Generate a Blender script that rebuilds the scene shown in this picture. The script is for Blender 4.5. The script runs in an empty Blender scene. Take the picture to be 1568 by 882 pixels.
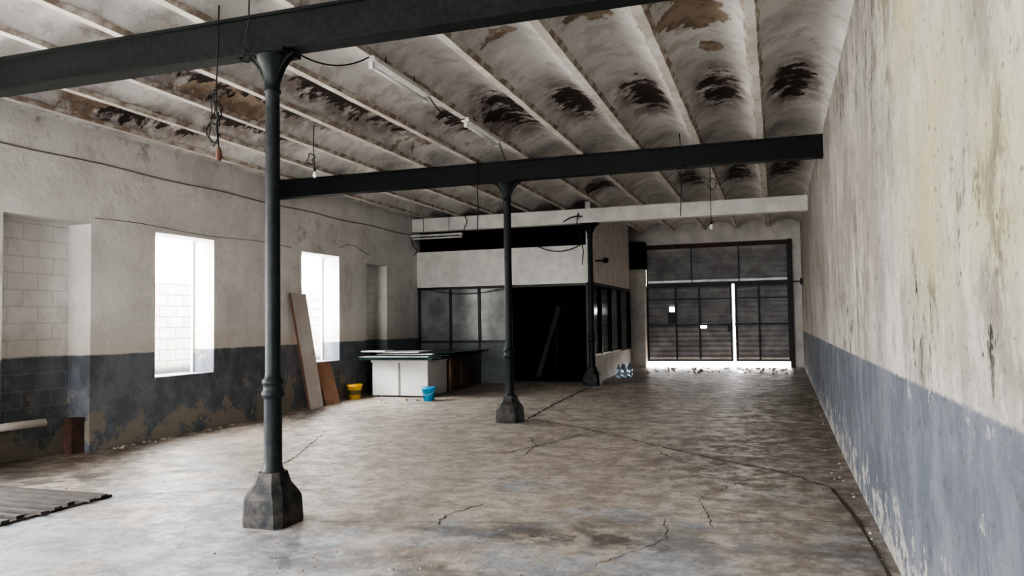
import bpy, math, random
from mathutils import Vector, Matrix
random.seed(7)
S = bpy.context.scene
try:
    S.view_settings.view_transform = 'AgX'
    S.view_settings.look = 'AgX - High Contrast'
except Exception as e:
    print('look', e)

# ------------------------------------------------------------------ materials
class Mat:
    def __init__(s, name, rough=0.8, metal=0.0, spec=0.5):
        s.m = bpy.data.materials.new(name); s.m.use_nodes = True
        s.nt = s.m.node_tree; s.n = s.nt.nodes; s.l = s.nt.links
        s.b = s.n['Principled BSDF']
        s.b.inputs['Roughness'].default_value = rough
        s.b.inputs['Metallic'].default_value = metal
        s.b.inputs['Specular IOR Level'].default_value = spec
        s._p = None
    def put(s, inp, v):
        if isinstance(v, bpy.types.NodeSocket): s.l.new(v, inp)
        elif isinstance(v, (tuple, list)) and len(v) == 3 and len(inp.default_value) == 4: inp.default_value = (*v, 1)
        else: inp.default_value = v
    def pos(s):
        if s._p is None:
            s._p = s.n.new('ShaderNodeNewGeometry').outputs['Position']
        return s._p
    def vm(s, op, a, b):
        n = s.n.new('ShaderNodeVectorMath'); n.operation = op
        s.put(n.inputs[0], a); s.put(n.inputs[1], b)
        return n.outputs['Value'] if op == 'LENGTH' else n.outputs[0]
    def noise(s, scale=1, detail=4, rough=.55, st=(1, 1, 1), off=(0, 0, 0), dist=0):
        v = s.vm('ADD', s.vm('MULTIPLY', s.pos(), st), off)
        n = s.n.new('ShaderNodeTexNoise'); s.l.new(v, n.inputs['Vector'])
        n.inputs['Scale'].default_value = scale; n.inputs['Detail'].default_value = detail
        n.inputs['Roughness'].default_value = rough; n.inputs['Distortion'].default_value = dist
        return n.outputs[0]
    def mr(s, v, a, b, c=0, d=1, smooth=True):
        n = s.n.new('ShaderNodeMapRange'); n.interpolation_type = 'SMOOTHSTEP' if smooth else 'LINEAR'
        s.put(n.inputs[0], v)
        for i, k in zip((1, 2, 3, 4), (a, b, c, d)): n.inputs[i].default_value = k
        return n.outputs[0]
    def ma(s, op, a, b=0.0):
        n = s.n.new('ShaderNodeMath'); n.operation = op
        s.put(n.inputs[0], a); s.put(n.inputs[1], b)
        return n.outputs[0]
    def mix(s, f, a, b):
        n = s.n.new('ShaderNodeMix'); n.data_type = 'RGBA'
        s.put(n.inputs[0], f); s.put(n.inputs[6], a); s.put(n.inputs[7], b)
        return n.outputs[2]
    def xyz(s):
        n = s.n.new('ShaderNodeSeparateXYZ'); s.l.new(s.pos(), n.inputs[0]); return n.outputs
    def blob(s, c, r):
        d = s.vm('LENGTH', s.vm('DIVIDE', s.vm('SUBTRACT', s.pos(), c), r), (0, 0, 0))
        return s.mr(d, 1.0, 0.25, 0, 1)
    def blobs(s, L):
        o = None
        for c, r in L:
            k = s.blob(c, r); o = k if o is None else s.ma('MAXIMUM', o, k)
        return o
    def brick(s, u, v, w=.42, h=.21, mort=.01):
        br = s.n.new('ShaderNodeTexBrick'); cmb = s.n.new('ShaderNodeCombineXYZ')
        s.l.new(u, cmb.inputs[0]); s.l.new(v, cmb.inputs[1]); s.l.new(cmb.outputs[0], br.inputs['Vector'])
        br.inputs['Scale'].default_value = 1; br.inputs['Mortar Size'].default_value = mort
        br.inputs['Brick Width'].default_value = w; br.inputs['Row Height'].default_value = h
        return br.outputs['Fac']
    def col(s, c): s.put(s.b.inputs['Base Color'], c); return s
    def bump(s, h, st=.3, d=.02):
        n = s.n.new('ShaderNodeBump'); n.inputs['Strength'].default_value = st
        n.inputs['Distance'].default_value = d; s.l.new(h, n.inputs['Height'])
        s.l.new(n.outputs[0], s.b.inputs['Normal']); return s
    def rgh(s, v): s.put(s.b.inputs['Roughness'], v); return s

def simple(name, c, rough=.7, metal=0., var=.25, scale=8, bump=.15, c2=None, spec=.5):
    m = Mat(name, rough, metal, spec)
    c2 = c2 or tuple(k * (1 - var) for k in c)
    n = m.noise(scale, 5)
    m.col(m.mix(m.mr(n, .35, .65), c, c2))
    if bump: m.bump(n, bump, .01)
    return m.m

BIG = 1e4
def mat_right():
    m = Mat('plaster_right', .88, spec=.3)
    X, Y, Z = m.xyz()
    n1 = m.noise(.7, 6, .6); n2 = m.noise(2.6, 8, .68, st=(1, 1, .7)); n3 = m.noise(14, 6, .7); n4 = m.noise(6, 8, .72, off=(0, 5, 0))
    n5 = m.noise(1.3, 9, .7, st=(1, 1, .55), off=(0, 9, 3))
    c = m.mix(m.mr(n1, .38, .62), (.56, .54, .495), (.42, .40, .365))
    c = m.mix(m.ma('MULTIPLY', m.mr(n2, .47, .60), .55), c, (.32, .305, .275))
    c = m.mix(m.ma('MULTIPLY', m.mr(n5, .50, .58), .5), c, (.26, .245, .225))
    c = m.mix(m.ma('MULTIPLY', m.mr(n4, .54, .64), .5), c, (.23, .21, .19))
    c = m.mix(m.ma('MULTIPLY', m.mr(n4, .44, .34), .4), c, (.62, .60, .56))
    yel = m.ma('MULTIPLY', m.blobs([((0, 4.0, 2.3), (BIG, 1.5, 1.2)), ((0, 4.6, 3.5), (BIG, 1.5, 1.1)), ((0, 2.9, 2.0), (BIG, .9, .7))]), m.mr(m.noise(1.6, 6, .65, st=(1, 1, .6)), .3, .56))
    c = m.mix(m.ma('MULTIPLY', yel, .68), c, (.42, .405, .24))
    pk = m.ma('MULTIPLY', m.blobs([((0, 9.0, 2.4), (BIG, 3.0, 1.4)), ((0, 13, 2.2), (BIG, 3.5, 1.2)), ((0, 6.4, 2.4), (BIG, 1, 1))]), m.mr(m.noise(1.3, 7, .68, st=(1, 1, .5)), .45, .6))
    c = m.mix(m.ma('MULTIPLY', pk, .6), c, (.31, .25, .22))
    st = m.mr(m.noise(1.9, 8, .72, st=(1, 1.2, .6)), .50, .58)
    ms = m.blobs([((0, 5.7, 3.6), (BIG, 1.3, 1.4)), ((0, 4.4, 1.6), (BIG, .8, .6)), ((0, 2.6, 1.9), (BIG, 1.1, 1.0)), ((0, 7.4, 2.1), (BIG, 1.2, 1.5)), ((0, 7.0, 4.3), (BIG, 7, .6)), ((0, 2.7, 3.1), (BIG, .9, .9)), ((0, 3.9, 3.3), (BIG, .8, .6))])
    c = m.mix(m.ma('MULTIPLY', m.ma('MULTIPLY', st, ms), .72), c, (.16, .14, .115))
    cr = m.mr(m.noise(3.4, 10, .8, st=(1, 1.4, .75), off=(3, 2, 1)), .57, .59)
    mc = m.blobs([((0, 5.7, 3.6), (BIG, 1.0, 1.2)), ((0, 4.5, 1.6), (BIG, .7, .5)), ((0, 3.2, 1.7), (BIG, .8, .6)), ((0, 2.5, 2.8), (BIG, .6, 1.1)), ((0, 9, 1.5), (BIG, 2.5, .9)), ((0, 8, 3.8), (BIG, 2.5, .6))])
    c = m.mix(m.ma('MULTIPLY', cr, mc), c, (.05, .042, .036))
    zz = m.ma('ADD', Z, m.ma('MULTIPLY', m.ma('SUBTRACT', n3, .5), .05))
    g = m.mr(zz, 1.26, 1.235)
    gc = m.mix(m.mr(n2, .4, .62), (.13, .145, .172), (.195, .21, .238))
    low = m.ma('ADD', m.mr(Z, .75, .0, 0, .18), m.mr(Z, 1.1, 1.3, 0, .06))
    peel = m.mr(m.ma('ADD', m.noise(3.2, 9, .76), low), .645, .67)
    gc = m.mix(peel, gc, (.42, .41, .385))
    gc = m.mix(m.ma('MULTIPLY', m.mr(n4, .54, .64), .5), gc, (.085, .088, .095))
    c = m.mix(g, c, gc)
    spots = m.mr(m.noise(20, 3, .6), .64, .68)
    c = m.mix(m.ma('MULTIPLY', spots, .65), c, (.12, .1, .09))
    m.col(c)
    h = m.ma('ADD', m.ma('MULTIPLY', n2, 1.0), m.ma('MULTIPLY', m.noise(10, 8, .7), .9))
    h = m.ma('SUBTRACT', h, m.ma('MULTIPLY', m.ma('MULTIPLY', cr, mc), .5))
    m.bump(h, .75, .06)
    return m.m

def mat_left(name='plaster_left', block=False):
    m = Mat(name, .88, spec=.3)
    X, Y, Z = m.xyz()
    n1 = m.noise(.9, 6, .6, off=(4, 0, 0)); n2 = m.noise(3, 8, .65); n4 = m.noise(1.6, 8, .7, off=(2, 2, 0), st=(1, 1, .6))
    if block: c = m.mix(m.mr(n1, .35, .65), (.84, .83, .82), (.72, .71, .70))
    else: c = m.mix(m.mr(n1, .35, .65), (.76, .75, .73), (.63, .62, .605))
    c = m.mix(m.ma('MULTIPLY', m.mr(n2, .52, .68), .3), c, (.48, .45, .42))
    c = m.mix(m.ma('MULTIPLY', m.mr(n4, .54, .62), .3), c, (.46, .43, .40))
    dirt = m.ma('MULTIPLY', m.mr(m.ma('ADD', Z, m.ma('MULTIPLY', n2, .6)), 2.1, 1.4), .45)
    c = m.mix(dirt, c, (.50, .43, .34))
    ms = m.ma('MULTIPLY', m.blobs([((-8.5, 8, 4.3), (BIG, 3.5, .5)), ((-8.5, 13, 3.4), (BIG, 1.2, .5))]), m.mr(n2, .5, .65))
    c = m.mix(m.ma('MULTIPLY', ms, .6), c, (.25, .22, .2))
    zz = m.ma('ADD', Z, m.ma('MULTIPLY', m.ma('SUBTRACT', n2, .5), .04))
    g = m.mr(zz, 1.27, 1.24)
    gc = m.mix(m.mr(n2, .4, .6), (.13, .145, .168), (.19, .203, .225))
    low = m.mr(Z, .9, 0, 0, .2)
    gc = m.mix(m.ma('MULTIPLY', m.mr(n4, .52, .62), .5), gc, (.075, .076, .08))
    peel = m.mr(m.ma('ADD', m.noise(2.3, 9, .72, off=(1, 0, 0)), low), .62, .66)
    gc = m.mix(peel, gc, (.27, .245, .21))
    c = m.mix(g, c, gc)
    h = m.ma('ADD', n2, m.ma('MULTIPLY', m.noise(12, 6, .7), .5))
    if block:
        f = m.brick(m.ma('ADD', Y, X), Z)
        c = m.mix(m.ma('MULTIPLY', f, .3), c, (.35, .34, .32))
        h = m.ma('SUBTRACT', h, m.ma('MULTIPLY', f, 1.2))
    m.col(c); m.bump(h, .5, .03)
    return m.m

def mat_yard():
    m = Mat('yard_blocks', .9, spec=.2)
    X, Y, Z = m.xyz(); n = m.noise(2.5, 7, .7)
    f = m.brick(Y, Z, .40, .20, .012)
    c = m.mix(m.mr(n, .35, .65), (.34, .335, .32), (.26, .255, .245))
    c = m.mix(m.ma('MULTIPLY', f, .8), c, (.12, .115, .11))
    c = m.mix(m.mr(Z, 1.0, .8), c, (.05, .053, .058))
    m.col(c); return m.m

def mat_ceiling():
    m = Mat('vault_plaster', .9, spec=.3)
    X, Y, Z = m.xyz()
    n1 = m.noise(1.2, 6, .6); n2 = m.noise(4, 8, .68); n3 = m.noise(3.6, 9, .70, st=(.9, 1.2, 1), off=(0, 3, 0))
    rows = m.noise(9, 3, .5, st=(.15, 1.0, 0))
    c = m.mix(m.mr(n1, .35, .65), (.68, .67, .655), (.51, .50, .49))
    c = m.mix(m.ma('MULTIPLY', m.mr(n2, .50, .60), .5), c, (.37, .335, .315))
    bx = [.275, -.58, -1.465, -2.35, -3.235, -4.12, -5.0, -5.89, -6.77, -7.66]
    L = []
    for i, b in enumerate(bx):
        if i <= 4: L.append(((b, 9.75 - .05 * i, 0), (.44, 1.4, BIG)))
    L += [((-3.3, 9.7, 0), (.5, 1.7, BIG)), ((-4.1, 9.9, 0), (.45, 1.2, BIG)), ((-4.95, 8.7, 0), (.6, 3.4, BIG)), ((-5.9, 7.6, 0), (.55, 3.2, BIG)), ((-7.6, 8.0, 0), (.7, 3.0, BIG)), ((-6.8, 9.2, 0), (.45, 2.0, BIG)), ((.2, 15, 0), (.5, 1.8, BIG)), ((-.6, 15.4, 0), (.45, 1.5, BIG)), ((-1.5, 15.6, 0), (.4, 1.4, BIG)), ((-3.3, 15.6, 0), (.9, .9, BIG)), ((-7.6, 3.9, 0), (.6, 1.2, BIG)), ((-5.9, 3.9, 0), (.4, 1.0, BIG)), ((-4.95, 3.6, 0), (.4, 1.0, BIG))]
    mask = m.blobs(L)
    halo = m.ma('MULTIPLY', m.mr(mask, 0, .6), m.mr(n2, .35, .55))
    c = m.mix(m.ma('MULTIPLY', halo, .72), c, (.22, .18, .165))
    dk = m.mr(m.ma('ADD', m.ma('ADD', m.ma('MULTIPLY', n3, .85), m.ma('MULTIPLY', rows, .15)), m.ma('MULTIPLY', mask, .3)), .71, .78)
    c = m.mix(m.ma('MULTIPLY', dk, m.mr(mask, .1, .5)), c, (.055, .042, .038))
    P = [((-.7, 6.9, 0), (.6, 1.2, BIG)), ((-1.6, 6.6, 0), (.5, .9, BIG)), ((-2.4, 6.5, 0), (.5, .9, BIG)), ((-.58, 8.2, 0), (.3, .5, BIG)), ((-6.2, 7.6, 0), (.7, 1.4, BIG)), ((-7.8, 7.0, 0), (.5, 1.2, BIG)), ((-5, 10.6, 0), (.8, .6, BIG))]
    pm = m.mr(m.ma('ADD', m.noise(2.2, 8, .65, off=(9, 1, 0)), m.ma('MULTIPLY', m.blobs(P), .25)), .69, .71)
    c = m.mix(pm, c, m.mix(m.mr(n2, .4, .6), (.36, .29, .22), (.22, .165, .13)))
    m.col(c)
    m.bump(m.ma('ADD', n2, m.ma('MULTIPLY', pm, -.6)), .6, .03)
    return m.m

def mat_floor():
    m = Mat('concrete_floor', .55)
    X, Y, Z = m.xyz()
    n1 = m.noise(.55, 8, .66, dist=.4); n2 = m.noise(4, 9, .74); n3 = m.noise(20, 6, .7); n4 = m.noise(40, 3, .6)
    n5 = m.noise(1.3, 10, .74, off=(5, 5, 0)); n6 = m.noise(11, 8, .72, off=(1, 1, 0))
    far = m.mr(m.ma('ADD', Y, m.ma('MULTIPLY', n1, 5)), 6.5, 11.5)
    blue = m.mix(m.mr(n2, .40, .60), (.41, .44, .475), (.27, .295, .325))
    warm = m.mix(m.mr(n2, .40, .60), (.52, .475, .42), (.35, .30, .255))
    c = m.mix(m.mr(m.ma('ADD', n1, m.ma('MULTIPLY', far, .26)), .50, .64), blue, warm)
    c = m.mix(m.ma('MULTIPLY', m.mr(n5, .50, .57), .58), c, (.23, .20, .175))
    c = m.mix(m.ma('MULTIPLY', m.mr(n6, .52, .62), .5), c, (.20, .18, .165))
    c = m.mix(m.ma('MULTIPLY', m.mr(n6, .46, .36), .45), c, (.60, .59, .57))
    d = m.blobs([((.2, 12, 0), (1.2, 9, BIG)), ((.62, 10, 0), (.5, 14, BIG)), ((-1.5, 22.5, 0), (4, 3.6, BIG)), ((-8.3, 9, 0), (1.5, 6, BIG)), ((-.5, 9.5, 0), (1.5, 3, BIG))])
    c = m.mix(m.ma('MULTIPLY', d, m.mr(n2, .3, .62)), c, (.19, .155, .125))
    rd = m.ma('MULTIPLY', m.blobs([((-1.5, 22.6, 0), (3, 2.0, BIG))]), m.mr(n6, .42, .55))
    c = m.mix(m.ma('MULTIPLY', rd, .7), c, (.22, .10, .075))
    wet_shade = m.ma('MULTIPLY', m.blobs([((-2.9, 4.75, 0), (1.4, .45, BIG)), ((-1.6, 4.5, 0), (.6, .4, BIG)), ((-1.0, 5.7, 0), (2.6, .5, BIG)), ((-7.3, 6.3, 0), (2.2, .9, BIG))]), m.mr(m.noise(3, 10, .77, off=(2, 7, 0)), .46, .54))  # wet patches in front, a darker streak, shadow painted by the left niche
    c = m.mix(m.ma('MULTIPLY', wet_shade, .75), c, (.085, .083, .087))
    c = m.mix(m.ma('MULTIPLY', m.mr(n3, .58, .70), .5), c, (.17, .145, .13))
    c = m.mix(m.ma('MULTIPLY', m.mr(n4, .64, .69), .65), c, (.09, .08, .07))
    m.col(c)
    m.rgh(m.mr(m.ma('ADD', n2, m.ma('MULTIPLY', wet_shade, -.3)), .3, .7, .34, .66))
    m.bump(m.ma('ADD', n2, m.ma('MULTIPLY', n3, .35)), .4, .02)
    return m.m

RW = mat_right(); LW = mat_left(); LB = mat_left('painted_blockwork', True); CE = mat_ceiling(); FL = mat_floor(); YW = mat_yard()
IRON = simple('dark_painted_iron', (.007, .009, .0095), .6, 0, scale=20, c2=(.013, .016, .016), bump=.05, spec=.25)
COLP = simple('column_paint', (.007, .012, .014), .5, 0, scale=14, c2=(.015, .021, .023), bump=.1, spec=.3)
IRONB = simple('chipped_iron_base', (.012, .016, .018), .6, 0, scale=9, c2=(.065, .057, .052), bump=.3, spec=.35)
JOIST = simple('flaking_joist_paint', (.70, .68, .66), .85, scale=3, c2=(.53, .49, .45), bump=.4)
JSIDE = simple('crumbling_joist_edge', (.26, .20, .16), .9, scale=7, c2=(.54, .51, .47), bump=.6)
WHITE = simple('white_limewash', (.78, .77, .75), .88, scale=3, c2=(.65, .64, .62))
DARK = simple('interior_shade_and_block', (.012, .012, .013), .9, bump=0, spec=.2)  # office interior's shade as colour; also the dark block on the gate pillar
GREEN = simple('greygreen_panel', (.14, .165, .16), .6, scale=3)
FRAME = simple('dark_window_frame', (.022, .027, .027), .5)
PANE = simple('dirty_glass', (.15, .16, .167), .2, scale=2, c2=(.27, .28, .285), bump=.05)
PANED = simple('dark_dirty_glass', (.035, .04, .042), .15, scale=2, c2=(.09, .095, .10), bump=.05)
GATE = simple('corrugated_gate_metal', (.36, .375, .385), .6, 0, scale=3, c2=(.25, .255, .26))
RUST = simple('rusty_steel', (.13, .06, .045), .8, scale=8, c2=(.06, .037, .03))
BROWN = simple('brown_wood', (.18, .10, .065), .6, scale=5, c2=(.12, .068, .045))
ORNG = simple('orange_brown_board', (.35, .20, .125), .6, scale=5, c2=(.27, .145, .09))
BOARD = simple('pale_board', (.60, .57, .54), .6, scale=2, c2=(.48, .44, .41))
FRIDGE = simple('white_enamel', (.76, .76, .75), .4, scale=2, c2=(.65, .65, .63), bump=.03)
GLASSY = simple('green_glass_sheet', (.01, .025, .025), .15, scale=2, c2=(.025, .045, .045), bump=0, spec=.35)
PALE = simple('pale_sheet', (.70, .73, .72), .35, scale=3, bump=0)
YEL = simple('yellow_plastic', (.78, .46, .03), .4, var=.1, bump=0)
BLUE = simple('blue_plastic', (.025, .36, .65), .4, var=.1, bump=0)
WIRE = simple('black_wire', (.010, .010, .010), .6, bump=0)
CONDUIT = simple('grimy_conduit', (.22, .19, .175), .7, bump=0)
FIX = simple('fixture_enamel', (.68, .68, .66), .5, scale=10)
TUBE = simple('fluorescent_tube_glass', (.85, .86, .85), .2, var=.05, bump=0)
CRACK = simple('crack_dirt', (.09, .072, .06), .95, scale=30)
WOOD = simple('weathered_planks', (.07, .06, .054), .85, scale=9)
DEB = simple('rubble', (.45, .41, .37), .9, scale=20, c2=(.2, .11, .08))
OUTG = simple('outside_pavement', (.55, .53, .49), .9)
LABEL = simple('dark_label', (.12, .09, .03), .6, bump=0)
SEAM = simple('seam', (.3, .3, .29), .6, bump=0)
bot = Mat('clear_blue_plastic', .1); bot.col((.6, .75, .9)); bot.b.inputs['Transmission Weight'].default_value = .8; BOT = bot.m

# ------------------------------------------------------------------ mesh builder
class MB:
    def __init__(s): s.v = []; s.f = []; s.mi = []; s.sm = []; s.mats = []
    def mid(s, m):
        if m not in s.mats: s.mats.append(m)
        return s.mats.index(m)
    def add(s, vs, fs, mat, smooth=False, T=None):
        o = len(s.v)
        for p in vs:
            p = Vector(p)
            s.v.append(T @ p if T is not None else p)
        k = s.mid(mat)
        for f in fs: s.f.append([o + i for i in f]); s.mi.append(k); s.sm.append(smooth)
        return s
    def box(s, x0, x1, y0, y1, z0, z1, mat, T=None):
        vs = [(x, y, z) for z in (z0, z1) for y in (y0, y1) for x in (x0, x1)]
        return s.add(vs, [(0, 2, 3, 1), (4, 5, 7, 6), (0, 1, 5, 4), (2, 6, 7, 3), (0, 4, 6, 2), (1, 3, 7, 5)], mat, False, T)
    def loft(s, rings, mat, smooth=True, cap=True, T=None):
        n = len(rings[0]); vs = [p for r in rings for p in r]; fs = []
        for i in range(len(rings) - 1):
            for j in range(n):
                a = i * n + j; b = i * n + (j + 1) % n
                fs.append((a, b, b + n, a + n))
        if cap:
            fs.append(tuple(range(n))[::-1]); fs.append(tuple(range((len(rings) - 1) * n, len(rings) * n)))
        return s.add(vs, fs, mat, smooth, T)
    def lathe(s, prof, cx, cy, mat, n=24, cap=True, smooth=True, T=None):
        return s.loft([[(cx + r * math.cos(2 * math.pi * j / n), cy + r * math.sin(2 * math.pi * j / n), z) for j in range(n)] for z, r in prof], mat, smooth, cap, T)
    def tube(s, pts, r, mat, n=6):
        pts = [Vector(p) for p in pts]; rings = []
        for i, p in enumerate(pts):
            t = (pts[min(i + 1, len(pts) - 1)] - pts[max(i - 1, 0)]).normalized()
            u = t.cross(Vector((.13, .31, .94)))
            if u.length < .05: u = t.cross(Vector((1, 0, 0)))
            u.normalize(); w = t.cross(u)
            rings.append([p + u * r * math.cos(2 * math.pi * j / n) + w * r * math.sin(2 * math.pi * j / n) for j in range(n)])
        return s.loft(rings, mat)
    def obj(s, name, loc=(0, 0, 0), bevel=0):
        me = bpy.data.meshes.new(name); L = Vector(loc)
        me.from_pydata([tuple(p - L) for p in s.v], [], s.f)
        for m in s.mats: me.materials.append(m)
        for p, k, sm in zip(me.polygons, s.mi, s.sm): p.material_index = k; p.use_smooth = sm
        me.update()
        o = bpy.data.objects.new(name, me); o.location = loc
        S.collection.objects.link(o)
        if bevel:
            b = o.modifiers.new('b', 'BEVEL'); b.width = bevel; b.segments = 2; b.limit_method = 'ANGLE'
        return o

XR, XL, YB, YG = .69, -8.5, -4.0, 23.0
def zf(y): return 0 if y < 10 else (y - 10) * .0185

# ------------------------------------------------------------------ shell
b = MB()
ys = [YB - .3, 2, 4, 6, 8, 10, 12, 14, 16, 18, 20, 22, 23.4]
vs = []; fs = []
for y in ys: vs += [(XL - .45, y, zf(y)), (XR + .3, y, zf(y))]
for i in range(len(ys) - 1): fs.append((2 * i, 2 * i + 1, 2 * i + 3, 2 * i + 2))
b.add(vs, fs, FL)
b.obj('floor')

b = MB(); b.box(XR, XR + .4, YB - .3, YG + .3, -.1, 4.6, RW); b.obj('wall_right')

def wall_y(b, x0, x1, y0, y1, z0, z1, ops, mat):
    y = y0
    for (a, c, za, zc) in sorted(ops):
        b.box(x0, x1, y, a, z0, z1, mat)
        if za > z0: b.box(x0, x1, a, c, z0, za, mat)
        if zc < z1: b.box(x0, x1, a, c, zc, z1, mat)
        y = c
    b.box(x0, x1, y, y1, z0, z1, mat)
b = MB()
ops = [(-1.5, .3, .87, 2.99), (1.2, 2.5, .87, 2.99), (3.7, 5.25, -.1, 2.99), (6.63, 7.86, -.1, 2.98), (8.98, 10.22, .87, 2.99), (12.65, 13.98, .87, 3.01), (15.1, 16.05, -.1, 2.95)]
wall_y(b, XL - .45, XL, YB - .3, YG + .3, -.1, 4.6, ops, LW)
b.box(XL - .45, XL - .38, 6.6, 7.9, -.1, 3, LB)
b.box(XL - .45, XL - .30, 15.0, 16.1, -.1, 3, LB)
b.obj('wall_left')

b = MB()
b.box(XL, -6.4, YB - .3, YB, -.1, 4.6, LW); b.box(-3.4, XR, YB - .3, YB, -.1, 4.6, LW); b.box(-6.4, -3.4, YB - .3, YB, 3.2, 4.6, LW)
b.obj('wall_back')

b = MB()
b.box(XL, -3.62, YG, YG + .3, -.1, 4.6, WHITE); b.box(.36, XR, YG, YG + .3, -.1, 4.6, WHITE); b.box(-3.62, .36, YG, YG + .3, 3.80, 4.6, WHITE)
b.box(-4.04, -3.62, YG - .35, YG, .15, 3.45, WHITE)
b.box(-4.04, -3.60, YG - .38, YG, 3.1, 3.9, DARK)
b.obj('wall_gate')

JX = [-.14 - .885 * k for k in range(10)]
edges = [XR + .02] + JX + [XL - .02]
b = MB()
ny = 60
for i in range(len(edges) - 1):
    a = edges[i] - (.04 if i else 0); c = edges[i + 1] + (.04 if i < len(edges) - 2 else 0)
    w = a - c; rise = .215 * min(1, w / .8); ns = 16
    vs = []; fs = []
    for j in range(ny + 1):
        y = YB - .2 + (YG + .4 - YB) * j / ny
        for k in range(ns + 1):
            t = k / ns
            z = 4.215 + rise * (1 - (2 * t - 1) ** 2) ** .8 + random.uniform(-.004, .004)
            vs.append((a - w * t, y, z))
    for j in range(ny):
        for k in range(ns):
            p = j * (ns + 1) + k; fs.append((p, p + 1, p + ns + 2, p + ns + 1))
    b.add(vs, fs, CE, True)
b.obj('ceiling')
b = MB(); b.box(XL - .45, XR + .4, YB - .3, YG + .3, 4.6, 4.7, WHITE); b.obj('light_block_slab')  # unseen slab added to stop sky light leaking past the vaults
b = MB()
for x in JX:
    n = 160; R1 = []; R2 = []; R3 = []
    for j in range(n + 1):
        y = YB + (YG - YB) * j / n
        w = .042 + random.uniform(-.004, .004); z = 4.192 + random.uniform(-.002, .002)
        R1.append([(x - w, y, z), (x + w, y, z), (x + w, y, 4.21), (x - w, y, 4.21)])
        e = random.uniform(0, .02)
        R2.append([(x + w, y, z + .004), (x + w + .02 + e, y, 4.235 + e * .6), (x + w - .01, y, 4.25), (x + w - .01, y, 4.2)])
        e = random.uniform(0, .02)
        R3.append([(x - w, y, z + .004), (x - w - .02 - e, y, 4.235 + e * .6), (x - w + .01, y, 4.25), (x - w + .01, y, 4.2)])
    b.loft(R1, JOIST, False); b.loft(R2, JSIDE, False); b.loft(R3, JSIDE, False)
b.obj('ceiling_joists')

def ibeam(y, x0, x1, mat, name):
    b = MB()
    b.box(x0, x1, y - .09, y + .09, 3.87, 3.895, mat); b.box(x0, x1, y - .09, y + .09, 4.165, 4.19, mat)
    b.box(x0, x1, y - .055, y + .055, 3.89, 4.17, mat)
    return b.obj(name)
ibeam(5.42, XL, XR, IRON, 'steel_beam'); ibeam(11.75, XL, XR, IRON, 'steel_beam'); ibeam(-1.0, XL, XR, IRON, 'steel_beam')
b = MB(); b.box(XL, XR, 17.4, 17.66, 3.87, 4.2, WHITE); b.obj('white_lintel_beam', bevel=.01)

def column(x, y, z0, z1=3.87):
    b = MB()
    def ring(z, w, c):
        return [(x + a, y + d, z) for a, d in [(-w + c, -w), (w - c, -w), (w, -w + c), (w, w - c), (w - c, w), (-w + c, w), (-w, w - c), (-w, -w + c)]]
    b.loft([ring(z0, .19, .05), ring(z0 + .05, .192, .05), ring(z0 + .22, .185, .055), ring(z0 + .27, .165, .06), ring(z0 + .33, .125, .05), ring(z0 + .38, .11, .045), ring(z0 + .42, .10, .041)], IRONB, False)
    p = [(z0 + .40, .09), (z0 + .43, .092), (z0 + .45, .078), (z0 + .5, .074), (z0 + 1.0, .071), (z0 + 1.02, .078), (z0 + 1.03, .09), (z0 + 1.06, .092), (z0 + 1.075, .08), (z0 + 1.12, .076), (z0 + 1.13, .086), (z0 + 1.16, .086), (z0 + 1.18, .066), (z0 + 1.22, .062),
         (z1 - .5, .058), (z1 - .34, .057), (z1 - .33, .07), (z1 - .31, .07), (z1 - .30, .06), (z1 - .24, .065), (z1 - .17, .08), (z1 - .1, .112), (z1 - .05, .145), (z1 - .03, .16)]
    b.lathe(p, x, y, COLP, 28)
    b.box(x - .19, x + .19, y - .13, y + .13, z1 - .03, z1, IRON)
    for sx in (-1, 1):
        prof = [(0.05, z1 - .26), (.075, z1 - .2), (.11, z1 - .13), (.16, z1 - .07), (.22, z1 - .03), (.22, z1 - .01), (0.03, z1 - .01)]
        vs = [(x + sx * a, y + t, z) for t in (-.03, .03) for a, z in prof]; n = len(prof)
        fs = [tuple(range(n)), tuple(range(n, 2 * n))[::-1]] + [(i, (i + 1) % n, (i + 1) % n + n, i + n) for i in range(n)]
        b.add(vs, fs, IRON)
    return b.obj('cast_iron_column', (x, y, z0))
column(-3.92, 5.42, 0); column(-4.05, 11.75, zf(11.75) - .01); column(-4.03, 17.53, zf(17.5) - .005)

# ------------------------------------------------------------------ office partition
OY = 17.70
b = MB(); b.box(XL, -4.16, OY - .04, OY + .1, 2.5, 3.39, WHITE)
b.box(-4.16, -4.04, OY - .04, 22.62, 2.52, 4.4, WHITE)
b.box(-4.16, -4.04, OY + .04, 22.62, .1, .78, WHITE)
b.obj('wall_office')
b = MB()
zb = .12
b.box(XL, -6.05, OY, OY + .05, zb, 1.12, GREEN)
b.box(XL, -6.05, OY - .02, OY + .07, 1.12, 1.18, FRAME)
b.box(XL, -4.16, OY - .03, OY + .07, 2.44, 2.5, FRAME)
for x in (-8.46, -7.62, -6.86, -6.06):
    b.box(x - .03, x + .03, OY - .02, OY + .07, zb, 2.45, FRAME)
b.box(XL, -6.05, OY + .02, OY + .035, 1.15, 2.46, PANE)
b.box(-4.19, -4.13, OY - .02, OY + .06, zb, 2.45, FRAME)
b.obj('window_1')
b = MB()
b.box(-4.15, -4.05, OY + .05, 22.62, .78, .83, FRAME); b.box(-4.15, -4.03, OY + .05, 22.62, 2.45, 2.52, FRAME)
for y in (17.8, 18.7, 19.9, 21.2, 22.58): b.box(-4.14, -4.03, y - .035, y + .035, .8, 2.48, FRAME)
b.box(-4.11, -4.09, OY + .05, 22.6, .8, 2.5, PANED)
b.obj('window_2')
b = MB()
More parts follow.
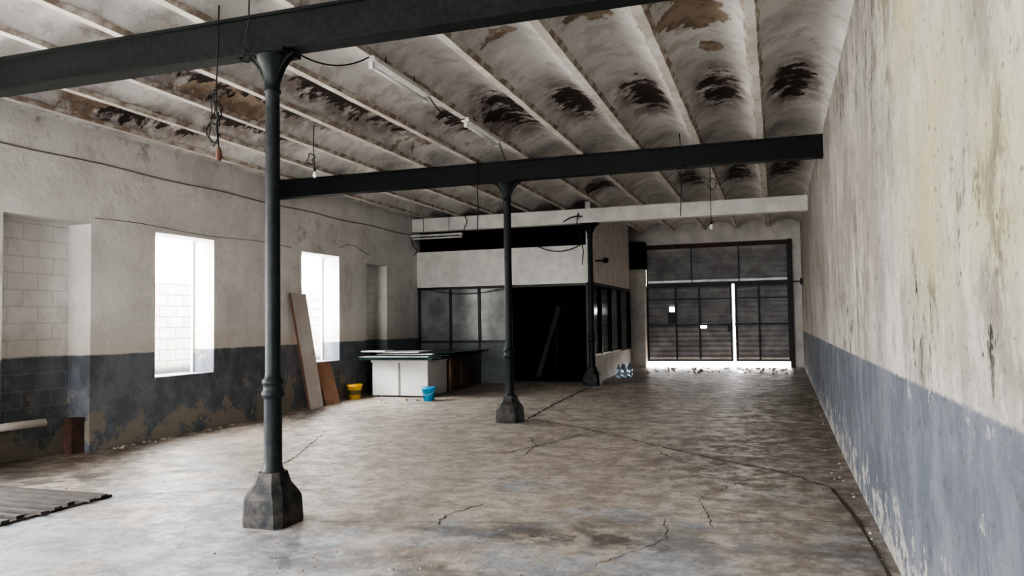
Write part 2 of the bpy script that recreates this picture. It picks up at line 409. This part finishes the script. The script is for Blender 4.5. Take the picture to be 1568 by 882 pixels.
b.box(XL + .05, -4.17, 22.4, 22.5, .22, 4.17, DARK); b.box(XL + .05, -4.17, OY + .12, 22.4, 3.3, 3.36, DARK)  # near-black surfaces put in so the office reads as unlit
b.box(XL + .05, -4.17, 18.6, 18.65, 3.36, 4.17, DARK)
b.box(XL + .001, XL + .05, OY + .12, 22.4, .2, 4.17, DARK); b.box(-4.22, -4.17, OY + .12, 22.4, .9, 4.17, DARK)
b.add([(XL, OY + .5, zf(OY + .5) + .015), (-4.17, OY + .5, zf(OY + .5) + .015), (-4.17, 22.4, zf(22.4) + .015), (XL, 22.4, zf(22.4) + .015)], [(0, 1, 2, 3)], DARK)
b.obj('office_interior_shade')
SHELF = simple('dusty_shelf', (.07, .063, .056), .8)
b = MB()
for x in (-6.0, -4.6):
    for y in (21.5, 22.0): b.box(x, x + .05, y, y + .05, zf(21.5), 2.2, SHELF)
for z in (.5, 1.0, 1.5, 2.0): b.box(-6.0, -4.55, 21.5, 22.05, z, z + .03, SHELF)
b.obj('storage_shelf')
b = MB(); T = Matrix.Translation((-5.9, 19.2, zf(19.2) + .05)) @ Matrix.Rotation(math.radians(18), 4, 'Y')
b.box(0, .12, 0, .04, 0, 1.9, SHELF, T); b.obj('leaning_plank')

# ------------------------------------------------------------------ gate
def sheet(b, x0, x1, z0, z1, y, holes=()):
    xs = sorted({x0, x1, *[h[0] for h in holes], *[h[1] for h in holes]})
    zs = [z0 + i * .02 for i in range(int((z1 - z0) / .02) + 1)]
    for a, c in zip(xs[:-1], xs[1:]):
        vs = []; fs = []
        for i, z in enumerate(zs):
            yy = y + .018 * math.sin(z / .14 * 2 * math.pi)
            vs += [(a, yy, z), (c, yy, z)]
        for i in range(len(zs) - 1):
            zc = (zs[i] + zs[i + 1]) / 2
            if any(h[0] <= (a + c) / 2 <= h[1] and h[2] <= zc <= h[3] for h in holes): continue
            fs.append((2 * i, 2 * i + 1, 2 * i + 3, 2 * i + 2))
        b.add(vs, fs, GATE, True)
b = MB(); GY = 23.07
sheet(b, -3.618, .358, 2.66, 3.80, GY)
sheet(b, -3.618, -1.175, .42, 2.62, GY, [(-2.96, -2.82, 1.84, 1.98), (-2.08, -1.92, 1.36, 1.47)])
sheet(b, -1.125, .358, .42, 2.62, GY)
for x in (-3.59, -2.77, -2.1, -1.22, -1.07, -.46, .33): b.box(x - .022, x + .022, GY - .07, GY - .02, .40, 2.64, FRAME)
for x in (-3.59, -2.3, -.98, .33): b.box(x - .014, x + .014, GY - .06, GY - .02, 2.6, 3.8, FRAME)
for z, t in ((.43, .03), (1.46, .025), (2.2, .015), (2.60, .05)):
    b.box(-3.6, -1.19, GY - .075, GY - .02, z - t, z + t, FRAME); b.box(-1.11, .34, GY - .075, GY - .02, z - t, z + t, FRAME)
b.box(-3.6, .34, GY - .08, GY - .02, 2.61, 2.68, FRAME)
b.box(-1.32, -1.24, GY - .12, GY - .07, 1.25, 1.45, FRAME)
b.box(-3.0, -2.78, GY - .08, GY - .05, 1.5, 1.84, FRAME)
b.obj('door_1')
b = MB(); b.box(-3.62, .36, 22.87, 22.97, 3.68, 3.80, RUST); b.box(-3.62, .36, 22.82, 22.88, 3.76, 3.80, FRAME)
b.box(.34, .45, 22.88, 22.99, .24, 3.82, FRAME); b.obj('gate_track')
b = MB(); b.box(.1, .68, 21.9, 21.95, 2.56, 2.6, FRAME); b.box(.62, .685, 21.85, 22.0, 2.5, 2.66, FRAME); b.obj('wall_bracket')
b = MB(); b.box(-14, 8, 23.35, 45, -.2, .24, OUTG); b.obj('street_ground')
b = MB(); b.box(-20, XL - .45, -12, 23.35, -.3, 0, OUTG); b.obj('yard_ground_side')
b = MB(); b.box(-20, 10, -20, YB - .3, -.3, -.01, OUTG); b.obj('yard_ground_rear')
b = MB(); b.box(-10.7, -10.5, 5.9, 20, 0, 2.42, YW); b.obj('yard_block_wall')
for i, (a, c) in enumerate(((8.98, 10.22), (12.65, 13.98))):
    b = MB(); x = XL - .42
    b.box(x, x + .04, a, a + .04, .87, 2.99, FIX); b.box(x, x + .04, c - .04, c, .87, 2.99, FIX)
    b.box(x - .05, XL + .012, a, c, .85, .885, LW); b.obj('window_%d' % (i + 3))

# ------------------------------------------------------------------ wall cables
b = MB()
pts = [(XL + .022, 5 + .5 * i, 3.79 + .012 * math.sin(i * 1.3)) for i in range(26)]
b.tube(pts, .010, CONDUIT); b.obj('wall_conduit')
b = MB()
pts = [(XL + .02, 7.9 + .4 * i, 3.06 + .02 * math.sin(i * .9)) for i in range(12)]
b.tube(pts, .006, CONDUIT); b.tube([(XL + .02, 11.6, 3.8), (XL + .02, 11.6, .2)], .006, CONDUIT)
b.tube([(XL + .02, 13.99 + .3 * i, 3.2 + .1 * math.sin(i)) for i in range(5)], .006, CONDUIT)
b.obj('wall_cable')

# ------------------------------------------------------------------ lamps & hanging wires
def fixture(x0, y0, x1, y1, z, nm='fluorescent_light'):
    b = MB(); a = Vector((x0, y0, z)); d = Vector((x1 - x0, y1 - y0, 0)); L = d.length
    T = Matrix.Translation(a) @ Matrix.Rotation(math.atan2(d.y, d.x), 4, 'Z')
    vs = [(0, -.055, .0), (0, .055, .0), (0, .04, .05), (0, -.04, .05)]
    b.loft([vs, [(L, p[1], p[2]) for p in vs]], FIX, False, True, T)
    for s in (.01, L - .05): b.box(s, s + .04, -.022, .022, -.07, .0, FIX, T)
    b.loft([[(s, .019 * math.cos(k * math.pi / 5), -.045 + .019 * math.sin(k * math.pi / 5)) for k in range(10)] for s in (.03, L - .03)], TUBE, True, True, T)
    top = 4.24 if z > 4 else 4.195
    for s in (L * .25, L * .75): b.tube([T @ Vector((s, 0, .04)), T @ Vector((s, 0, top - z))], .006, WIRE)
    return b.obj(nm, (x0, y0, z))
fixture(-3.58, 6.46, -3.58, 7.73, 4.10); fixture(-3.58, 8.84, -3.58, 10.05, 4.10)
fixture(-8.46, 17.25, -7.1, 17.25, 3.73)

def sag(a, c, s, n=14):
    a = Vector(a); c = Vector(c)
    return [a.lerp(c, i / n) - Vector((0, 0, s * 4 * (i / n) * (1 - i / n))) for i in range(n + 1)]
def cable(parts, r=.007, nm='hanging_cable', extra=None):
    b = MB()
    for p in parts: b.tube(p, r, WIRE)
    if extra: extra(b)
    return b.obj(nm, tuple(parts[0][0]))
def loop(c, rx, rz, n=18, wob=.02):
    c = Vector(c)
    return [c + Vector((rx * math.cos(2 * math.pi * i / n) + random.uniform(-wob, wob) * .5, .03 * math.sin(i), rz * math.sin(2 * math.pi * i / n))) for i in range(n + 1)]
cable([[(-4.28, 5.2, 4.25), (-4.29, 5.2, 3.9), (-4.31, 5.2, 3.5), (-4.30, 5.21, 3.2), (-4.28, 5.2, 3.05)], loop((-4.33, 5.2, 3.28), .055, .17), loop((-4.32, 5.22, 3.36), .04, .1), [(-4.36, 5.2, 3.3), (-4.38, 5.2, 3.15), (-4.33, 5.2, 3.08), (-4.27, 5.2, 3.18)]], .006, extra=lambda b: b.lathe([(2.96, .018), (2.98, .025), (3.04, .022), (3.07, .01)], -4.28, 5.2, RUST, 10))
cable([[(-4.06, 5.3, 4.3), (-4.05, 5.28, 4.1), (-4.1, 5.3, 3.95), (-4.04, 5.3, 3.86), (-4.0, 5.3, 3.8)], loop((-4.08, 5.28, 3.82), .05, .04)], .006)
cable([sag((-3.7, 5.4, 3.86), (-3.58, 6.44, 4.13), .1)], .007)
cable([sag((-3.58, 7.76, 4.13), (-3.58, 8.82, 4.13), .12)], .007)
cable([sag((-3.58, 10.07, 4.13), (-3.9, 11.6, 4.12), .12)], .007)
def bulb(x, y, z):
    def f(b):
        b.lathe([(z, .015), (z - .05, .018), (z - .055, .014)], x, y, WIRE, 10)
        b.lathe([(z - .05, .013), (z - .08, .025), (z - .11, .03), (z - .135, .02), (z - .142, .003)], x, y, TUBE, 12)
    return f
cable([[(-5.85, 9, 4.3), (-5.86, 9, 4.0), (-5.84, 9, 3.72)], loop((-5.9, 9, 3.85), .05, .07)], .006, 'pendant_bulb', bulb(-5.84, 9, 3.73))
cable([[(-4.5, 11.6, 4.25), (-4.5, 11.6, 3.8), (-4.49, 11.6, 3.4), (-4.51, 11.6, 3.1)]], .007)
cable([[(-1.28, 11.55, 4.35), (-1.27, 11.55, 4.2), (-1.27, 11.55, 3.6), (-1.29, 11.55, 3.12)], loop((-1.25, 11.55, 3.8), .06, .08)], .007)
cable([[(-1.0, 13.5, 4.25), (-1.0, 13.5, 3.9), (-1.0, 13.5, 3.25)], loop((-.97, 13.5, 3.9), .07, .09)], .006, 'pendant_bulb', bulb(-1.0, 13.5, 3.27))
cable([[(-7.05, 17.3, 4.2), (-6.98, 17.28, 4.05), (-7.05, 17.27, 3.9), (-7.06, 17.25, 3.75)]], .01)
cable([[(-8.44, 17.2, 3.72), (-8.38, 17.2, 3.5), (-8.3, 17.3, 3.4), (-8.42, 17.35, 3.3)]], .01)
cable([sag((-5.4, 17.6, 3.45), (-4.15, 17.36, 3.4), .18), sag((-4.6, 17.3, 3.9), (-4.15, 17.3, 4.0), -.06), [(-4.25, 17.34, 4.1), (-4.3, 17.35, 3.8), (-4.2, 17.36, 3.5), (-4.15, 17.36, 3.2), (-4.18, 17.36, 2.9)]], .012)
cable([sag((-8.4, 17.6, 2.5), (-5.9, 17.6, 2.5), .18)], .008)
b = MB(); b.box(-4.04, -3.8, 18.1, 18.16, 3.02, 3.06, WIRE); b.lathe([(2.98, .05), (3.0, .07), (3.08, .07), (3.1, .05)], -3.8, 18.13, WIRE, 14); b.obj('security_camera')

# ------------------------------------------------------------------ objects on the floor
def quadslab(b, P, th, mat, edge):
    P = [Vector(p) for p in P]; n = (P[1] - P[0]).cross(P[3] - P[0]).normalized() * th
    Q = [p - n for p in P]
    b.add(P, [(0, 1, 2, 3)], mat); b.add(P + Q, [(7, 6, 5, 4), (0, 4, 5, 1), (1, 5, 6, 2), (2, 6, 7, 3), (3, 7, 4, 0)], edge)
b = MB(); z = zf(12.5)
quadslab(b, [(-8.16, 12.42, z), (-8.18, 12.88, z + .01), (-8.42, 12.66, 2.2), (-8.40, 12.16, 2.2)], .05, BOARD, BROWN)
b.obj('leaning_door_panel', (-8.2, 12.5, z))
b = MB()
quadslab(b, [(-8.20, 13.0, zf(13)), (-8.18, 13.5, zf(13)), (-8.43, 13.5, .88), (-8.45, 13.0, .88)], .03, ORNG, BROWN)
b.obj('leaning_wood_board', (-8.2, 13.1, zf(13)))

b = MB(); z0 = zf(14.7)
b.box(-8.1, -6.82, 14.62, 15.6, z0 + .03, .80, FRIDGE)
b.box(-8.12, -6.80, 14.59, 15.62, .80, .86, FRIDGE)
b.box(-7.49, -7.45, 14.6, 14.63, z0 + .03, .8, SEAM)
for x in (-8.0, -6.95):
    for y in (14.7, 15.5): b.lathe([(z0 - .005, .03), (z0 + .035, .03)], x, y, WIRE, 10)
b.obj('chest_freezer', (-7.4, 15.1, z0), .008)
b = MB()
b.box(-8.0, -6.78, 15.75, 16.75, zf(15.8), .80, BROWN); b.box(-6.785, -6.77, 15.82, 16.2, .2, .74, BROWN); b.box(-6.785, -6.765, 16.3, 16.68, .2, .74, BROWN)
b.box(-8.02, -6.76, 15.73, 16.77, .80, .855, BROWN); b.obj('wooden_cabinet', (-7.4, 16.2, zf(15.8)), .006)
b = MB()
zz = .865
for k, (x0, x1, y0, y1, m, t, r) in enumerate([(-8.38, -6.6, 14.35, 16.7, GLASSY, .03, 0), (-8.3, -6.45, 14.42, 16.9, GLASSY, .02, .02), (-8.35, -6.7, 14.5, 16.5, PALE, .014, -.03), (-8.2, -6.35, 14.6, 17.0, GLASSY, .02, .03), (-8.05, -6.8, 14.7, 16.2, PALE, .016, .05), (-7.6, -6.3, 14.9, 16.8, GLASSY, .02, -.05), (-7.9, -7.1, 14.65, 15.6, PALE, .02, .1), (-8.3, -7.7, 14.5, 14.9, PALE, .03, -.1)]):
    cx, cy = (x0 + x1) / 2, (y0 + y1) / 2
    T = Matrix.Translation((cx, cy, zz)) @ Matrix.Rotation(r, 4, 'Z')
    b.box(x0 - cx, x1 - cx, y0 - cy, y1 - cy, 0, t, m, T); zz += t + .003
b.obj('glass_sheet_stack', (-7.4, 15.5, .865))

def bucket(x, y, z, r0, r1, h, mat, lab=None):
    b = MB(); n = 28
    b.lathe([(z, r0), (z + h * .85, r0 + (r1 - r0) * .85), (z + h * .86, r1 + .008), (z + h * .93, r1 + .008), (z + h * .94, r1), (z + h, r1 + .004), (z + h, r1 - .008), (z + h * .3, r0), (z + .01, r0 - .01)], x, y, mat, n)
    if lab: b.lathe([(z + h * .3, r0 + (r1 - r0) * .3 + .002), (z + h * .62, r0 + (r1 - r0) * .62 + .002)], x, y, lab, n, False)
    b.tube([(x + (r1 + .012) * math.cos(a), y - (r1 + .012) * .75 * math.sin(a), z + h * .9 - .12 * math.sin(a)) for a in [math.pi * i / 12 for i in range(13)]], .004, FIX)
    return b.obj('bucket', (x, y, z))
bucket(-8.28, 14.2, zf(14.2), .125, .155, .30, YEL, LABEL)
bucket(-6.58, 14.15, zf(14.1), .10, .145, .27, BLUE)

b = MB()
def bottle(x, y):
    z = zf(y); b.lathe([(z, .04), (z + .01, .055), (z + .1, .055), (z + .11, .05), (z + .12, .055), (z + .24, .055), (z + .3, .02), (z + .33, .018)], x, y, BOT, 14); b.lathe([(z + .325, .02), (z + .345, .02)], x, y, BLUE, 10)
for x, y in ((-3.62, 19.3), (-3.5, 19.45), (-3.72, 19.6), (-3.58, 19.75), (-3.75, 19.2)): bottle(x, y)
b.obj('water_bottles')

b = MB()
def stone(x, y, r):
    x = min(max(x, XL + .08), XR - .08)
    z = zf(y); vs = []
    for k in range(6):
        a = k * math.pi / 3; q = r * random.uniform(.7, 1.2); vs.append((x + q * math.cos(a), y + q * math.sin(a), z))
    for k in range(6):
        a = k * math.pi / 3; q = r * random.uniform(.3, .8); vs.append((x + q * math.cos(a), y + q * math.sin(a), z + r * random.uniform(.4, .9)))
    b.add(vs, [tuple(range(5, -1, -1)), tuple(range(6, 12))] + [(i, (i + 1) % 6, (i + 1) % 6 + 6, i + 6) for i in range(6)], DEB)
for i in range(130): stone(random.uniform(-3.4, .25), 22.75 - abs(random.gauss(0, .9)), random.uniform(.01, .045))
for i in range(150): stone(random.uniform(-8, .5), random.uniform(4, 20), random.uniform(.005, .013))
for i in range(50): stone(XR - abs(random.gauss(0, .08)) - .02, random.uniform(4, 22), random.uniform(.008, .02))
for i in range(60): stone(XL + abs(random.gauss(0, .12)) + .02, random.uniform(8, 12), random.uniform(.01, .03))
for i in range(40): stone(random.gauss(-2.6, .6), random.gauss(4.7, .15), random.uniform(.005, .013))
for i in range(14): stone(random.gauss(-7.4, .5), random.gauss(14.0, .15), random.uniform(.02, .04))
b.obj('rubble_debris')

b = MB()
def crack(pts, w, step=.09, jit=.02):
    P = [Vector((*p, 0)) for p in pts]; C = []
    for a, c in zip(P[:-1], P[1:]):
        n = max(2, int((c - a).length / step))
        for i in range(n): C.append(a.lerp(c, i / n) + Vector((random.uniform(-jit, jit), random.uniform(-jit, jit), 0)))
    C.append(P[-1]); vs = []; fs = []
    for i, p in enumerate(C):
        t = (C[min(i + 1, len(C) - 1)] - C[max(i - 1, 0)]).normalized(); nn = Vector((-t.y, t.x, 0)); ww = w * random.uniform(.3, 1) * (.3 if i in (0, len(C) - 1) else 1)
        for q in (p + nn * ww / 2, p - nn * ww / 2): vs.append((q.x, q.y, zf(q.y) + .004))
    for i in range(len(C) - 1): fs.append((2 * i, 2 * i + 1, 2 * i + 3, 2 * i + 2))
    b.add(vs, fs, CRACK)
crack([(-3.85, 12.0), (-3.95, 14), (-4.0, 17.3)], .08)
crack([(-3.8, 12.1), (-2.66, 11.2), (-.83, 9.4), (.03, 8.6), (.45, 7.95)], .04)
crack([(.45, 7.95), (.48, 7.6), (.54, 7.0), (.6, 6.0), (.61, 5.2), (.6, 4.0)], .045, .3, .008)
crack([(-2.6, 5.7), (-2.66, 6.05), (-2.5, 6.5)], .018, .05, .02)
crack([(-3.65, 5.56), (-2, 5.95), (-.5, 6.4), (.5, 6.7)], .012)
crack([(-4.1, 8.56), (-3.16, 9.13), (-2.36, 11.6)], .022, .07, .02)
crack([(-5.3, 7.0), (-5.6, 8.2), (-6.5, 10.3)], .022, .07, .02)
crack([(-1.4, 9.6), (-1.2, 9.2), (-.7, 9.0)], .025, .05, .02)
crack([(-2.9, 8.9), (-3.0, 9.7), (-3.3, 10.4)], .022, .05, .02)
crack([(-.5, 6.2), (-.7, 7.2), (-.3, 8.2)], .012, .05, .02)
crack([(-6.0, 5.9), (-5.0, 6.5), (-4.3, 6.6)], .018, .05, .02)
crack([(-1.2, 5.0), (-.8, 5.8), (-.9, 6.4)], .012, .05, .02)
b.obj('floor_cracks')

b = MB()
for i in range(8):
    y = 4.55 + i * .165; b.box(-8.0, -5.98 - .04 * (i % 3), y, y + .075, .02, .045, WOOD)
b.box(-6.1, -6.04, 4.5, 5.85, 0, .02, WOOD); b.box(-7.9, -7.84, 4.5, 5.85, 0, .02, WOOD)
b.obj('wooden_floor_grate')
b = MB(); b.tube([(-8.3, 5.8, .50), (-8.28, 6.5, .505), (-8.26, 7.0, .50)], .045, BOARD, 12); b.tube([(-8.3, 6.0, .5), (-8.3, 6.0, 0)], .02, RUST); b.obj('pipe_rail')
b = MB(); b.box(-8.72, -8.58, 7.66, 7.84, 0, .42, RUST); b.box(-8.73, -8.57, 7.65, 7.85, .42, .45, RUST); b.obj('rusty_metal_box')

# ------------------------------------------------------------------ daylight
w = bpy.data.worlds.new('overcast_sky'); S.world = w; w.use_nodes = True
bg = w.node_tree.nodes['Background']; bg.inputs[0].default_value = (.99, .985, .98, 1); bg.inputs[1].default_value = 33
sl = bpy.data.lights.new('sun', 'SUN'); sl.energy = 90; sl.color = (1, .96, .9); sl.angle = math.radians(3)
so = bpy.data.objects.new('sun', sl); S.collection.objects.link(so)
so.rotation_euler = Vector((.08, -.62, -.78)).to_track_quat('-Z', 'Y').to_euler()
def portal(name, loc, rot, sx, sy):
    L = bpy.data.lights.new(name, 'AREA'); L.shape = 'RECTANGLE'; L.size = sx; L.size_y = sy; L.cycles.is_portal = True
    o = bpy.data.objects.new(name, L); o.location = loc; o.rotation_euler = rot; S.collection.objects.link(o)
RL = (0, math.radians(-90), 0)
for i, (a, c, z0, z1) in enumerate([ops[0], ops[1], ops[2], ops[4], ops[5]]):
    z0 = max(z0, 0)
    portal('sky_portal', (XL - .44, (a + c) / 2, (z0 + z1) / 2), RL, z1 - z0, c - a)
portal('sky_portal', (-4.9, YB - .28, 1.6), (math.radians(90), 0, 0), 3.0, 3.2)
portal('sky_portal', (-1.6, 23.25, .33), (math.radians(-90), 0, 0), 4, .2)

# ------------------------------------------------------------------ camera
cam = bpy.data.cameras.new('camera'); co = bpy.data.objects.new('camera', cam); S.collection.objects.link(co)
cam.sensor_width = 36; cam.lens = 27.32; cam.clip_start = .05; cam.clip_end = 200
bY = Vector((405, -47, -1190)).normalized(); aX = Vector((3511, 105, 1190)); aX = (aX - bY * aX.dot(bY)).normalized(); cZ = aX.cross(bY)
R = Matrix((aX, bY, cZ)).to_4x4()
co.matrix_world = Matrix.Translation((0, 0, 1.6)) @ R
S.camera = co
